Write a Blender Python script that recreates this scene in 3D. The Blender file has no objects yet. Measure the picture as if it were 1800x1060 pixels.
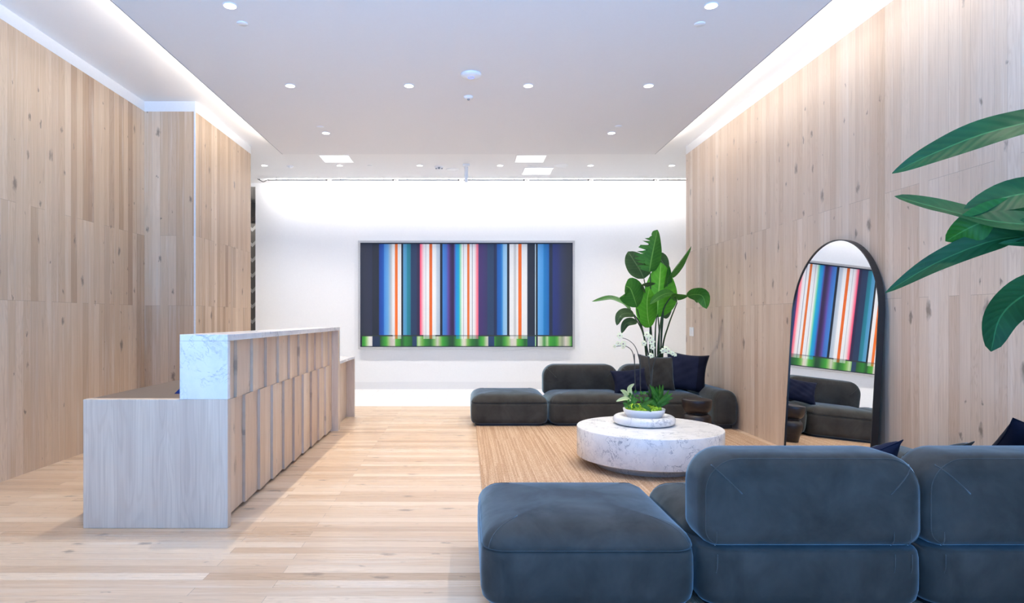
import bpy, bmesh, math, random
from mathutils import Vector, Matrix
random.seed(7)
C = bpy.context.scene.collection
F, CX, CY, H = 1130.0, 819.0, 560.0, 1.236      # focal length in px, vanishing point, eye height

# ------------------------------------------------------------------ camera
cd = bpy.data.cameras.new('camera'); cam = bpy.data.objects.new('camera', cd); C.objects.link(cam)
cam.location = (0, 0, H); cam.rotation_euler = (math.pi/2, 0, 0)
cd.sensor_width = 36; cd.lens = F/1800*36; cd.shift_x = (900-CX)/1800; cd.shift_y = (CY-530)/1800
cd.clip_start = .05
bpy.context.scene.camera = cam
vs = bpy.context.scene.view_settings
vs.view_transform = 'Standard'; vs.look = 'None'; vs.gamma = 1; vs.use_curve_mapping = False; vs.exposure = 0.0

# ------------------------------------------------------------------ daylight through the open street front
SKY, GROUND_GLOW = (.60, 1.85, 4.5), (2.5, 6.0, 12.4)     # blue open sky, unseen ground half made brighter to lift the ceiling
wd = bpy.data.worlds.new('daylight'); bpy.context.scene.world = wd; wd.use_nodes = True
bg = wd.node_tree.nodes['Background']; bg.inputs[1].default_value = 1.0
_n = wd.node_tree.nodes; _l = wd.node_tree.links
_tc, _sx, _mr, _mx = _n.new('ShaderNodeTexCoord'), _n.new('ShaderNodeSeparateXYZ'), _n.new('ShaderNodeMapRange'), _n.new('ShaderNodeMix')
_mx.data_type = 'RGBA'; _mr.inputs[1].default_value = -.12; _mr.inputs[2].default_value = .05
_l.new(_tc.outputs['Generated'], _sx.inputs[0]); _l.new(_sx.outputs[2], _mr.inputs[0]); _l.new(_mr.outputs[0], _mx.inputs[0])
_mx.inputs[6].default_value = (*GROUND_GLOW, 1); _mx.inputs[7].default_value = (*SKY, 1); _l.new(_mx.outputs[2], bg.inputs[0])
WARM = (1, .89, .74); COOL = (1, .95, .90); COVE = (1, .95, .88)
P_SPOT, P_SPOT_BACK, P_COVE, P_WASH = 110, 135, 15, 3.7

def light(name, kind, loc, energy, color, parent=None, **kw):
    d = bpy.data.lights.new(name, kind); d.energy = energy; d.color = color
    rot = kw.pop('rot', (0, 0, 0))
    for k, v in kw.items(): setattr(d, k, v)
    o = bpy.data.objects.new(name, d); C.objects.link(o); o.location = loc; o.rotation_euler = rot
    if parent: o.parent = parent; o.location = Vector(loc) - parent.location
    return o
pl = light('window_daylight', 'AREA', (.1, -.61, 1.6), 1, (1, 1, 1), rot=(math.pi/2, 0, 0), shape='RECTANGLE', size=4.8, size_y=3.2)
pl.data.cycles.is_portal = True

# ------------------------------------------------------------------ node helpers
class NT:
    def __init__(s, name):
        s.m = bpy.data.materials.new(name); s.m.use_nodes = True; s.t = s.m.node_tree
        s.b = s.t.nodes['Principled BSDF']
    def n(s, typ, ins=(), **kw):
        nd = s.t.nodes.new(typ)
        for k, v in kw.items(): setattr(nd, k, v)
        items = ins.items() if isinstance(ins, dict) else enumerate(ins)
        for k, v in items:
            if v is None: continue
            s.set(nd.inputs[k], v)
        return nd
    def set(s, sock, v):
        if isinstance(v, bpy.types.NodeSocket): s.t.links.new(v, sock)
        else:
            if sock.type == 'RGBA' and len(v) == 3: v = (*v, 1)
            sock.default_value = v
    def math(s, op, *a, clamp=False): return s.n('ShaderNodeMath', a, operation=op, use_clamp=clamp).outputs[0]
    def xyz(s, a, b, c): return s.n('ShaderNodeCombineXYZ', (a, b, c)).outputs[0]
    def noise(s, vec, scale, detail=3, rough=.55, dist=0): 
        return s.n('ShaderNodeTexNoise', {'Vector': vec, 'Scale': scale, 'Detail': detail, 'Roughness': rough, 'Distortion': dist}).outputs[0]
    def white(s, vec): return s.n('ShaderNodeTexWhiteNoise', {'Vector': vec}, noise_dimensions='3D').outputs[0]
    def mix(s, f, a, b, mode='MIX'):
        nd = s.t.nodes.new('ShaderNodeMix'); nd.data_type = 'RGBA'; nd.blend_type = mode
        s.set(nd.inputs[0], f); s.set(nd.inputs[6], a); s.set(nd.inputs[7], b); return nd.outputs[2]
    def ramp(s, f, stops, interp='LINEAR'):
        nd = s.t.nodes.new('ShaderNodeValToRGB'); cr = nd.color_ramp; cr.interpolation = interp
        while len(cr.elements) < len(stops): cr.elements.new(.5)
        for e, (p, c) in zip(cr.elements, stops): e.position = p; e.color = (*c, 1) if len(c) == 3 else c
        s.set(nd.inputs[0], f); return nd.outputs[0]
    def mr(s, v, a, b, c=0., d=1.): 
        return s.n('ShaderNodeMapRange', (v, a, b, c, d)).outputs[0]
    def obj(s): return s.n('ShaderNodeTexCoord').outputs['Object']
    def bump(s, h, strength=.2, dist=.01):
        nd = s.n('ShaderNodeBump', {'Height': h, 'Strength': strength, 'Distance': dist}); s.t.links.new(nd.outputs[0], s.b.inputs['Normal'])
    def out(s, col=None, rough=None, **kw):
        if col is not None: s.set(s.b.inputs['Base Color'], col)
        if rough is not None: s.set(s.b.inputs['Roughness'], rough)
        for k, v in kw.items(): s.set(s.b.inputs[k.replace('_', ' ')], v)
        return s.m
def lin(r, g, b):
    f = lambda c: (c/255/12.92) if c/255 <= .04045 else ((c/255+.055)/1.055)**2.4
    return (f(r), f(g), f(b))
def plain(name, col, rough=.5, metal=0., nscale=40, var=.04, **kw):
    t = NT(name); nz = t.noise(t.obj(), nscale, 2)
    c = t.mix(t.mr(nz, .3, .7, 0, 1), tuple(x*(1-var) for x in col), tuple(min(1, x*(1+var)) for x in col))
    return t.out(c, rough, Metallic=metal, **kw)
def emit(name, col, s):
    t = NT(name); return t.out(col, .5, Emission_Color=col, Emission_Strength=s)

def wood(name, axis, along, pitch, stops, wall=True, seed=0., rough=.4, joint=(1.378, 2.143), spec=.5, knot=1.0, phase=0., gapk=1.):
    t = NT(name); sp = t.n('ShaderNodeSeparateXYZ', (t.obj(),)).outputs
    u, v = sp['XYZ'.index(axis)], sp['XYZ'.index(along)]
    uu = t.math('ADD', t.math('DIVIDE', u, pitch), phase); pid = t.math('FLOOR', uu); fu = t.math('SUBTRACT', uu, pid)
    if wall:
        r1 = t.math('GREATER_THAN', t.white(t.xyz(pid, 3.3+seed, 0)), .28)
        r2 = t.math('GREATER_THAN', t.white(t.xyz(pid, 7.7+seed, 0)), .28)
        s1 = t.math('MULTIPLY', t.math('GREATER_THAN', v, joint[0]), r1)
        s2 = t.math('MULTIPLY', t.math('GREATER_THAN', v, joint[1]), r2)
        seg = t.math('ADD', s1, t.math('MULTIPLY', s2, 2.))
        j1 = t.math('MULTIPLY', t.math('LESS_THAN', t.math('ABSOLUTE', t.math('SUBTRACT', v, joint[0])), .0016), r1)
        j2 = t.math('MULTIPLY', t.math('LESS_THAN', t.math('ABSOLUTE', t.math('SUBTRACT', v, joint[1])), .0016), r2)
        jl = t.math('MAXIMUM', j1, j2)
    else:
        L = joint[0]; off = t.math('MULTIPLY', t.math('MODULO', t.math('ABSOLUTE', pid), 2.), joint[1])
        vv = t.math('DIVIDE', t.math('ADD', v, t.math('ADD', off, joint[2])), L)
        seg = t.math('FLOOR', vv); fv = t.math('SUBTRACT', vv, seg)
        jl = t.math('LESS_THAN', t.math('MULTIPLY', fv, L), .003)
    rnd = t.white(t.xyz(pid, seg, seed)); rnd2 = t.white(t.xyz(pid, seg, seed+5))
    col = t.ramp(rnd, stops)
    # straight grain, cathedral figure, streaks
    gvec = t.xyz(t.math('MULTIPLY', u, 70.), t.math('MULTIPLY', v, 1.6), t.math('MULTIPLY', rnd2, 37.))
    g = t.noise(gvec, 1.6, 4, .6, .3)
    col = t.mix(t.mr(g, .3, .72, 0, .27), col, (.50, .41, .34), 'MULTIPLY')
    cvec = t.xyz(t.math('MULTIPLY', u, 9.), t.math('MULTIPLY', v, .75), t.math('MULTIPLY', rnd, 53.))
    cf = t.noise(cvec, 1.3, 2, .5, .6)
    rings = t.math('SINE', t.math('MULTIPLY', cf, 95.))
    col = t.mix(t.math('MULTIPLY', t.mr(rings, .1, 1), t.mr(rnd2, .25, 1, .02, .24)), col, (.60, .50, .42), 'MULTIPLY')
    lt = t.noise(t.xyz(t.math('MULTIPLY', u, 20.), t.math('MULTIPLY', v, .9), t.math('MULTIPLY', rnd, 91.)), 1., 2)
    col = t.mix(t.mr(lt, .55, .8, 0, .4), col, (.82, .75, .67))
    # knots
    kv = t.xyz(t.math('ADD', t.math('MULTIPLY', u, 6.5), seed*3.1), t.math('MULTIPLY', v, 3.0), 0.)
    wob = t.n('ShaderNodeVectorMath', (kv, t.n('ShaderNodeVectorMath', (t.n('ShaderNodeTexNoise', {'Vector': kv, 'Scale': 7., 'Detail': 2.}).outputs[1], (.30, .24, 0)), operation='MULTIPLY').outputs[0]), operation='ADD').outputs[0]
    vo = t.n('ShaderNodeTexVoronoi', {'Vector': wob, 'Scale': 1., 'Randomness': 1.}, voronoi_dimensions='2D')
    ksel = t.n('ShaderNodeSeparateColor', (vo.outputs['Color'],)).outputs
    size = t.math('ADD', .05, t.math('MULTIPLY', t.math('POWER', ksel[1], 3.), .17))
    kf = t.math('SUBTRACT', 1., t.math('DIVIDE', vo.outputs['Distance'], size), clamp=True)
    kf = t.math('MULTIPLY', kf, t.math('GREATER_THAN', ksel[0], .6))
    streak = t.noise(t.xyz(t.math('MULTIPLY', u, 45.), t.math('MULTIPLY', v, 4.), seed), 1., 3)
    kf = t.math('MULTIPLY', kf, t.mr(streak, .3, .6, .35, 1.))
    col = t.mix(t.math('MULTIPLY', t.mr(kf, .0, .55, 0, .75), knot), col, (.15, .11, .085))
    ms = t.noise(t.xyz(t.math('MULTIPLY', u, 28.), t.math('MULTIPLY', v, 2.2), t.math('ADD', t.math('MULTIPLY', rnd, 17.), 3.)), 1., 3, .6)
    col = t.mix(t.mr(ms, .64, .80, 0, .45*knot), col, (.26, .18, .13))
    edge = t.math('MINIMUM', fu, t.math('SUBTRACT', 1., fu))
    gap = t.math('MAXIMUM', t.math('LESS_THAN', edge, .012), jl)
    col = t.mix(t.math('MULTIPLY', gap, (.38 if wall else .42)*gapk), col, (.14, .10, .08))
    rg = t.math('ADD', t.mr(g, .3, .7, rough-.05, rough+.08), t.math('MULTIPLY', rnd2, .06))
    t.bump(t.math('ADD', t.math('MULTIPLY', g, .3), t.math('MULTIPLY', gap, -1.)), .08, .002)
    return t.out(col, rg, Specular_IOR_Level=spec)

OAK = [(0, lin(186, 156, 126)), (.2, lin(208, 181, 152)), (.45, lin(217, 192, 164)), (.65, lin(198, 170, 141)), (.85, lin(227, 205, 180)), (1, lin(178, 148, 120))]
OAKF = [(0, lin(208, 178, 148)), (.3, lin(227, 200, 171)), (.6, lin(219, 191, 162)), (.85, lin(236, 213, 187)), (1, lin(198, 166, 135))]
M = {}
OAK_LIT = [(0, lin(206, 182, 160)), (.2, lin(217, 196, 175)), (.5, lin(224, 205, 186)), (.7, lin(211, 189, 168)), (.88, lin(234, 218, 202)), (1, lin(199, 174, 150))]  # same oak, paler: the right wall's brighter light is in these tones
M['wall_y'] = wood('oak_panelling_lit', 'Y', 'Z', .088, OAK_LIT, seed=1.)
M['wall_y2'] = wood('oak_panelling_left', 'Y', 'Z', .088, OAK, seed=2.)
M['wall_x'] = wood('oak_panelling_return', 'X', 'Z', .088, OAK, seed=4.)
M['floor'] = wood('oak_floor', 'Y', 'X', .0868, OAKF, wall=False, seed=6., rough=.27, joint=(1.78, .355, .89), spec=.5, knot=.8)
OAKD = [(0, lin(206, 178, 154)), (.5, lin(214, 190, 166)), (1, lin(221, 199, 177))]
M['desk_board'] = wood('oak_tambour', 'Y', 'Z', .153, OAKD, seed=9., joint=(.735, 5.), knot=.6, phase=.22, gapk=.3)
def oak_sheet():
    t = NT('oak_veneer'); sp = t.n('ShaderNodeSeparateXYZ', (t.obj(),)).outputs
    u = t.math('ADD', sp[0], sp[1]); v = sp[2]
    big = t.noise(t.xyz(t.math('MULTIPLY', u, 7.5), t.math('MULTIPLY', v, .9), 3.), 1., 2, .5, .35)
    rings = t.math('SINE', t.math('MULTIPLY', big, 75.))
    g = t.noise(t.xyz(t.math('MULTIPLY', u, 110.), t.math('MULTIPLY', v, 1.4), 0.), 1.2, 3)
    col = t.mix(t.mr(big, .3, .7), lin(224, 206, 186), lin(206, 186, 168))
    col = t.mix(t.mr(rings, 0, 1, 0, .13), col, (.55, .45, .38), 'MULTIPLY')
    col = t.mix(t.mr(g, .35, .7, 0, .25), col, (.5, .42, .36), 'MULTIPLY')
    return t.out(col, .45)
M['oak_sheet'] = oak_sheet()
def marble(name, scale=3., base=(.84, .84, .84), vein=(.24, .27, .33), amt=.9, rough=.22):
    t = NT(name); o = t.obj()
    w = t.n('ShaderNodeVectorMath', (o, t.n('ShaderNodeVectorMath', (t.n('ShaderNodeTexNoise', {'Vector': o, 'Scale': scale, 'Detail': 5.}).outputs[1], (.35, .35, .35)), operation='MULTIPLY').outputs[0]), operation='ADD').outputs[0]
    n1 = t.noise(w, scale*1.1, 5, .6, .5); v1 = t.math('SUBTRACT', 1., t.math('DIVIDE', t.math('ABSOLUTE', t.math('SUBTRACT', n1, .5)), .018), clamp=True)
    n2 = t.noise(w, scale*3.2, 4, .6, .3); v2 = t.math('SUBTRACT', 1., t.math('DIVIDE', t.math('ABSOLUTE', t.math('SUBTRACT', n2, .47)), .02), clamp=True)
    msk = t.mr(t.noise(o, scale*.8, 2), .42, .62); msk2 = t.mr(t.noise(o, scale*1.7, 2), .45, .65)
    cloud = t.noise(o, scale*1.4, 5, .62)
    col = t.mix(t.mr(cloud, .38, .72, 0, .42), base, tuple(.5*a+.5*b for a, b in zip(base, vein)))
    col = t.mix(t.math('MULTIPLY', t.math('MULTIPLY', v1, msk), amt), col, vein)
    col = t.mix(t.math('MULTIPLY', t.math('MULTIPLY', v2, msk2), amt*.65), col, vein)
    return t.out(col, rough)
M['marble'] = marble('white_marble', 5.0)
M['marble_desk'] = marble('white_marble_desk', 3.6, base=(.80, .80, .81), amt=.7)
def velvet(name, a, b, sheen=1., tint=(.62, .66, .68)):
    t = NT(name); o = t.obj()
    n1 = t.noise(o, 4.2, 4, .6, .35); n2 = t.noise(o, 260., 2, .6)
    nap = t.mr(n1, .35, .68)
    col = t.mix(nap, a, b)
    t.bump(t.math('ADD', t.math('MULTIPLY', n2, .25), t.math('MULTIPLY', n1, .5)), .12, .006)
    return t.out(col, .85, Sheen_Weight=t.mr(n1, .3, .7, sheen*.6, sheen), Sheen_Roughness=.34, Sheen_Tint=(*tint, 1), Specular_IOR_Level=.15)
M['velvet'] = velvet('olive_velvet', (.034, .032, .028), (.064, .060, .053), .92, (.50, .72, .82))  # bluish sheen tint carries part of the daylight's blue; the velvet itself is olive
M['seam'] = velvet('olive_velvet_seam', (.06, .056, .05), (.085, .08, .07), .9, (.5, .74, .86))
M['plinth'] = plain('black_plinth', (.015, .016, .02), .6)
M['navy'] = velvet('navy_cotton', (.010, .013, .032), (.017, .021, .048), .15)
M['navy_dark'] = velvet('navy_velvet', (.004, .005, .013), (.007, .008, .02), .1)
M['white'] = plain('white_paint', (.82, .81, .80), .6, var=.01)
M['ceil'] = plain('ceiling_paint', (.92, .91, .90), .75, var=.005)
M['ceil_dim'] = plain('ceiling_paint_dim', (.86, .85, .845), .75, var=.005)  # darker than the far ceiling: its weaker light is in the colour
M['wallw'] = plain('wall_paint', (.88, .87, .855), .7, var=.01)
M['grey_edge'] = plain('grey_edge_metal', (.30, .31, .33), .4)
M['corner'] = plain('satin_corner_metal', (.78, .80, .84), .35)
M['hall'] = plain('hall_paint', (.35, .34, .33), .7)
M['black'] = plain('black_metal', (.012, .013, .016), .35)
M['blackp'] = plain('black_plastic', (.02, .02, .022), .4)
M['plastic'] = plain('white_plastic', (.92, .92, .91), .4, var=.01)
M['grey'] = plain('grey_plastic', (.32, .33, .34), .5)
M['silver'] = plain('brushed_frame', (.50, .49, .47), .45, .3)
M['worktop'] = plain('brown_worktop', lin(104, 92, 84), .45)
M['blue'] = plain('blue_card', (.01, .04, .22), .5)
M['ceramic'] = plain('white_ceramic', (.86, .87, .9), .3, var=.01)
M['lens'] = emit('lamp_lens', (1, .97, .93), 9.)
M['panel_soft'] = emit('panel_emission', (1, .99, .97), 1.05)  # mild emission on the square white ceiling panels
M['led'] = emit('led_strip', (1, .95, .88), 4.)
def mirror():
    t = NT('mirror_glass'); return t.out(t.mix(t.noise(t.obj(), 2.), (.9, .91, .91), (.92, .93, .93)), .0, Metallic=1.)
M['mirror'] = mirror()
def darkwood():
    t = NT('dark_carved_wood'); sp = t.n('ShaderNodeSeparateXYZ', (t.obj(),)).outputs
    g = t.noise(t.xyz(t.math('MULTIPLY', sp[0], 12.), t.math('MULTIPLY', sp[1], 12.), t.math('MULTIPLY', sp[2], 30.)), 1.5, 4, .6, .6)
    t.bump(g, .15, .004)
    return t.out(t.mix(t.mr(g, .35, .65), (.008, .006, .006), (.022, .014, .013)), .38)
M['darkwood'] = darkwood()
def tile():
    t = NT('white_tile'); br = t.n('ShaderNodeTexBrick', {'Vector': t.obj(), 'Color1': (.84, .84, .83, 1), 'Color2': (.80, .80, .79, 1), 'Mortar': (.6, .6, .6, 1), 'Scale': 1., 'Mortar Size': .003, 'Brick Width': .6, 'Row Height': .3})
    return t.out(br.outputs[0], .3)
M['tile'] = tile()
def jute():
    t = NT('jute_weave'); sp = t.n('ShaderNodeSeparateXYZ', (t.obj(),)).outputs
    rows = t.math('FLOOR', t.math('MULTIPLY', sp[0], 110.))
    tone = t.noise(t.xyz(t.math('MULTIPLY', rows, .31), t.math('MULTIPLY', sp[1], .55), 0.), 2.2, 3, .7)
    rn = t.white(t.xyz(rows, t.math('FLOOR', t.math('ADD', t.math('MULTIPLY', sp[1], .9), t.math('MULTIPLY', t.white(t.xyz(rows, 5., 1.)), 9.))), 2.))
    fib = t.noise(t.xyz(t.math('MULTIPLY', sp[0], 210.), t.math('MULTIPLY', sp[1], 75.), 0.), 1., 3, .7)
    col = t.ramp(t.math('ADD', t.math('MULTIPLY', tone, .5), t.math('MULTIPLY', rn, .42)), [(.15, lin(146, 110, 84)), (.38, lin(176, 143, 117)), (.6, lin(193, 164, 139)), (.85, lin(214, 190, 168))])
    col = t.mix(t.mr(fib, .35, .7, 0, .45), col, lin(232, 208, 176))
    col = t.mix(t.mr(fib, .62, .8, 0, .0), col, (.2, .1, .05))
    fl = t.noise(t.obj(), 28., 2, .5); col = t.mix(t.mr(fl, .73, .78, 0, .75), col, (.16, .09, .05))
    kn = t.noise(t.xyz(t.math('MULTIPLY', sp[0], 110.), t.math('MULTIPLY', sp[1], 38.), 4.), 1., 2, .7)
    col = t.mix(t.mr(kn, .48, .68, 0, .55), col, lin(150, 108, 78)); col = t.mix(t.mr(kn, .44, .30, 0, .45), col, lin(224, 202, 178))
    w = t.math('ABSOLUTE', t.math('SINE', t.math('MULTIPLY', sp[0], 345.)))
    t.bump(t.math('ADD', w, fib), .5, .006)
    return t.out(col, .9, Specular_IOR_Level=.15)
M['jute'] = jute()
def leafmat(name, a, b, rib, vein=70.):
    t = NT(name); uv = t.n('ShaderNodeUVMap').outputs[0]; sp = t.n('ShaderNodeSeparateXYZ', (uv,)).outputs
    s = t.math('ABSOLUTE', t.math('SUBTRACT', sp[0], .5))
    v = t.math('SINE', t.math('SUBTRACT', t.math('MULTIPLY', sp[1], vein), t.math('MULTIPLY', s, 22.)))
    col = t.mix(t.mr(t.noise(t.obj(), 6., 3), .3, .7), a, b)
    col = t.mix(t.mr(v, .2, 1, 0, .16), col, tuple(x*1.7 for x in b))
    col = t.mix(t.math('LESS_THAN', s, .022), col, rib)
    t.bump(v, .12, .004)
    m = t.out(col, .5, Specular_IOR_Level=.25)
    tr = t.n('ShaderNodeBsdfTranslucent', (t.mix(.5, col, tuple(min(1, x*2.2) for x in b)),)); mx = t.n('ShaderNodeMixShader', (.12, t.b.outputs[0], tr.outputs[0]))
    t.t.links.new(mx.outputs[0], t.t.nodes['Material Output'].inputs[0]); return m
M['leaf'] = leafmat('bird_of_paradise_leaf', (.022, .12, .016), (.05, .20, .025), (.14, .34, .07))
M['leaf_bright'] = leafmat('bright_green_leaf', (.06, .28, .012), (.10, .38, .025), (.25, .52, .10))  # brighter green on some of the far plant's leaves
M['leaf_dark'] = leafmat('dark_green_leaf', (.03, .07, .028), (.06, .12, .045), (.14, .22, .10))  # darker, greyer green on other leaves of the far plant
M['leaf_near'] = leafmat('broad_leaf', (.005, .045, .014), (.010, .075, .022), (.03, .15, .05), 90.)
M['leaf_bright2'] = leafmat('broad_leaf_bright', (.010, .085, .008), (.02, .13, .012), (.05, .20, .04), 90.)  # brighter green on two foreground leaves
M['leaf_var'] = leafmat('variegated_leaf', (.45, .55, .22), (.62, .70, .40), (.12, .30, .06), 30.)
M['leaf_small'] = leafmat('small_leaf', (.03, .14, .02), (.06, .22, .04), (.16, .34, .10), 40.)
M['stem'] = plain('green_stem', (.020, .060, .018), .45)
M['stemdark'] = plain('dark_stem', (.022, .028, .028), .5)
M['moss'] = plain('lime_moss', (.30, .50, .03), .9, nscale=60, var=.4)
M['petal'] = plain('cream_petal', (.84, .82, .50), .5, var=.05)
M['petal_lip'] = plain('purple_lip', (.25, .03, .13), .5)
M['pot'] = plain('charcoal_planter', (.05, .05, .055), .6)
M['soil'] = plain('soil', (.03, .02, .015), .9)
M['glass_dk'] = plain('black_band', (.01, .008, .008), .3)

# ------------------------------------------------------------------ mesh helpers
def mesh_obj(name, bm, mats, parent=None, smooth=False, loc=None):
    me = bpy.data.meshes.new(name); bm.normal_update()
    if smooth:
        for f in bm.faces: f.smooth = True
    bm.to_mesh(me); bm.free()
    for m in (mats if isinstance(mats, (list, tuple)) else [mats]): me.materials.append(M[m] if isinstance(m, str) else m)
    o = bpy.data.objects.new(name, me); C.objects.link(o)
    if parent: o.parent = parent; o.matrix_parent_inverse = Matrix.Identity(4)
    if loc is not None: o.location = loc
    return o
def thing(name, label, cat, loc=(0, 0, 0), rotz=0, group=None):
    o = bpy.data.objects.new(name, None); C.objects.link(o); o.empty_display_size = .1
    o.location = loc; o.rotation_euler = (0, 0, rotz); return tag(o, label, cat, group)
def tag(o, label, cat, group=None):
    o['label'] = label; o['category'] = cat
    if group: o['group'] = group
    return o
def struct(name, bm, mat):
    o = mesh_obj(name, bm, mat); o['kind'] = 'structure'; return o
def B(): return bmesh.new()
def box(bm, x0, x1, y0, y1, z0, z1, mi=0, bev=0):
    v = [bm.verts.new((x, y, z)) for x in (x0, x1) for y in (y0, y1) for z in (z0, z1)]
    fs = [bm.faces.new([v[i] for i in q]) for q in ((0, 1, 3, 2), (4, 6, 7, 5), (0, 4, 5, 1), (2, 3, 7, 6), (0, 2, 6, 4), (1, 5, 7, 3))]
    for f in fs: f.material_index = mi
    if bev:
        es = list({e for f in fs for e in f.edges})
        bmesh.ops.bevel(bm, geom=es, offset=bev, segments=2, affect='EDGES', profile=.5)
    return bm
def bx(*a, **k): return box(B(), *a, **k)
def lathe(prof, n=48, c=(0, 0), bm=None, mi=0):
    bm = bm or B(); rings = []
    for r, z in prof:
        if r < 1e-5: rings.append([bm.verts.new((c[0], c[1], z))])
        else: rings.append([bm.verts.new((c[0]+r*math.cos(2*math.pi*i/n), c[1]+r*math.sin(2*math.pi*i/n), z)) for i in range(n)])
    for a, b in zip(rings, rings[1:]):
        for i in range(n):
            j = (i+1) % n
            q = [a[i % len(a)], a[j % len(a)], b[j % len(b)], b[i % len(b)]]
            q2 = []
            for x in q:
                if x not in q2: q2.append(x)
            if len(q2) > 2: bm.faces.new(q2).material_index = mi
    return bm
def catmull(pts, n):
    pts = [Vector(p) for p in pts]; P = [pts[0]*2-pts[1]] + pts + [pts[-1]*2-pts[-2]]; out = []; m = len(pts)-1
    for k in range(n+1):
        t = k/n*m; i = min(int(t), m-1); f = t-i; a, b, c, d = P[i:i+4]
        out.append(.5*((2*b)+(c-a)*f+(2*a-5*b+4*c-d)*f*f+(3*b-a-3*c+d)*f**3))
    return out
def tube(bm, pts, r, n=8, r2=None, mi=0, close=False):
    pts = [Vector(p) for p in pts]; rings = []; r2 = r if r2 is None else r2; N = len(pts)
    up = None
    for i, p in enumerate(pts):
        if close: tg = pts[(i+1) % N]-pts[i-1]
        else: tg = pts[min(i+1, N-1)]-pts[max(i-1, 0)]
        tg.normalize()
        if up is None: up = tg.orthogonal().normalized()
        up = (up-tg*up.dot(tg)); up = up.normalized() if up.length > 1e-6 else tg.orthogonal().normalized()
        s = tg.cross(up); rr = r+(r2-r)*i/max(1, N-1)
        rings.append([bm.verts.new(p+rr*(math.cos(2*math.pi*k/n)*up+math.sin(2*math.pi*k/n)*s)) for k in range(n)])
    pr = list(zip(rings, rings[1:])) + ([(rings[-1], rings[0])] if close else [])
    for a, b in pr:
        for k in range(n): bm.faces.new([a[k], a[(k+1) % n], b[(k+1) % n], b[k]]).material_index = mi
    if not close:
        bm.faces.new(rings[0][::-1]).material_index = mi; bm.faces.new(rings[-1]).material_index = mi
    return bm
NS = 8
def rr(x0, x1, y0, y1, radii, i):
    """rounded rectangle inset by i; corners ordered BL, BR, TR, TL; returns 2D points"""
    x0 += i; x1 -= i; y0 += i; y1 -= i; pts = []
    lim = min(x1-x0, y1-y0)/2-1e-4
    for (cx, cy, a0), r in zip(((x0, y0, 180), (x1, y0, 270), (x1, y1, 0), (x0, y1, 90)), radii):
        r = max(min(r-i*.55, lim), min(.012, lim)); sx = 1 if cx == x0 else -1; sy = 1 if cy == y0 else -1
        ox, oy = cx+sx*r, cy+sy*r
        for k in range(NS+1):
            a = math.radians(a0+90*k/NS); pts.append((ox+r*math.cos(a), oy+r*math.sin(a)))
    return pts
def loft(bm, rect, radii, prof, plane='XY', mi=0):
    """stack of inset rounded rectangles; prof = [(inset, height)]"""
    rings = []
    for ins, h in prof:
        rings.append([bm.verts.new((a, b, h) if plane == 'XY' else (a, h, b)) for a, b in rr(*rect, radii, ins)])
    n = len(rings[0])
    for a, b in zip(rings, rings[1:]):
        for k in range(n): bm.faces.new([a[k], a[(k+1) % n], b[(k+1) % n], b[k]]).material_index = mi
    bm.faces.new(rings[0][::-1]); bm.faces.new(rings[-1])
    bmesh.ops.recalc_face_normals(bm, faces=bm.faces)
    return bm
def P(px, py, D): return Vector(((px-CX)*D/F, D, H-(py-CY)*D/F))

# ------------------------------------------------------------------ room shell
LX, RX, COLX = -3.514, 3.04, -2.962
Y0, YC, YE, YB, YT = -.4, 7.03, 8.85, 11.26, 9.07
ZT, ZC, ZS = 3.50, 3.61, 3.406
struct('floor', bx(-5.4, 5.2, Y0-.2, YT, -.12, 0), 'floor')
struct('floor_tile', bx(-5.4, 5.2, YT, 13.4, -.12, 0), 'tile')
struct('ceiling', bx(-5.4, 5.2, Y0-.2, 13.4, ZC, ZC+.12), 'ceil')
struct('wall_left', bx(LX-.15, LX, Y0, YC, 0, ZT), 'wall_y2')
struct('wall_left_return', bx(LX-.15, COLX, YC, YC+.02, 0, ZT), 'wall_x')
struct('wall_left_pier', bx(COLX-.5, COLX, YC+.02, YE, 0, ZT), 'wall_y2')
struct('wall_right', bx(RX, RX+.15, Y0, YE+.03, 0, ZT), 'wall_y')
bm = B(); box(bm, LX-.15, LX+.002, Y0, YC, ZT, ZC); struct('trim_1', bm, 'white')
bm = B(); box(bm, LX-.15, COLX+.002, YC-.002, YE+.001, ZT, ZC); struct('trim_2', bm, 'white')
struct('trim_3', bx(RX-.002, RX+.15, Y0, YE+.031, ZT, ZC), 'white')
struct('trim_4', bx(COLX-.012, COLX+.003, YC-.004, YC+.014, 0, ZT), 'corner')
# closing walls beyond the panelled lobby
struct('wall_hall_left', bx(-5.4, -5.25, YE-.1, 13.4, 0, ZC), 'wallw')
struct('wall_pier_back', bx(-5.25, COLX-.5, YE-.15, YE, 0, ZC), 'wallw')
struct('wall_right_back', bx(RX+.15, 5.1, YE-.1, YE+.03, 0, ZC), 'wallw')
struct('wall_right_far', bx(5.05, 5.2, YE+.03, YB, 0, ZC), 'wallw')
bm = B(); xo = (449-CX)*YB/F
box(bm, xo, 5.2, YB, YB+.2, 0, ZC); box(bm, -5.25, xo, YB, YB+.2, 3.545, ZC); struct('wall_back', bm, 'wallw')
struct('baseboard_back', bx(xo, 5.05, YB-.014, YB, 0, .13), 'white')
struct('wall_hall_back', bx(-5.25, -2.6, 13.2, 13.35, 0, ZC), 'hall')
struct('wall_hall_right', bx(xo, xo+.15, YB+.2, 13.2, 0, ZC), 'hall')
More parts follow.
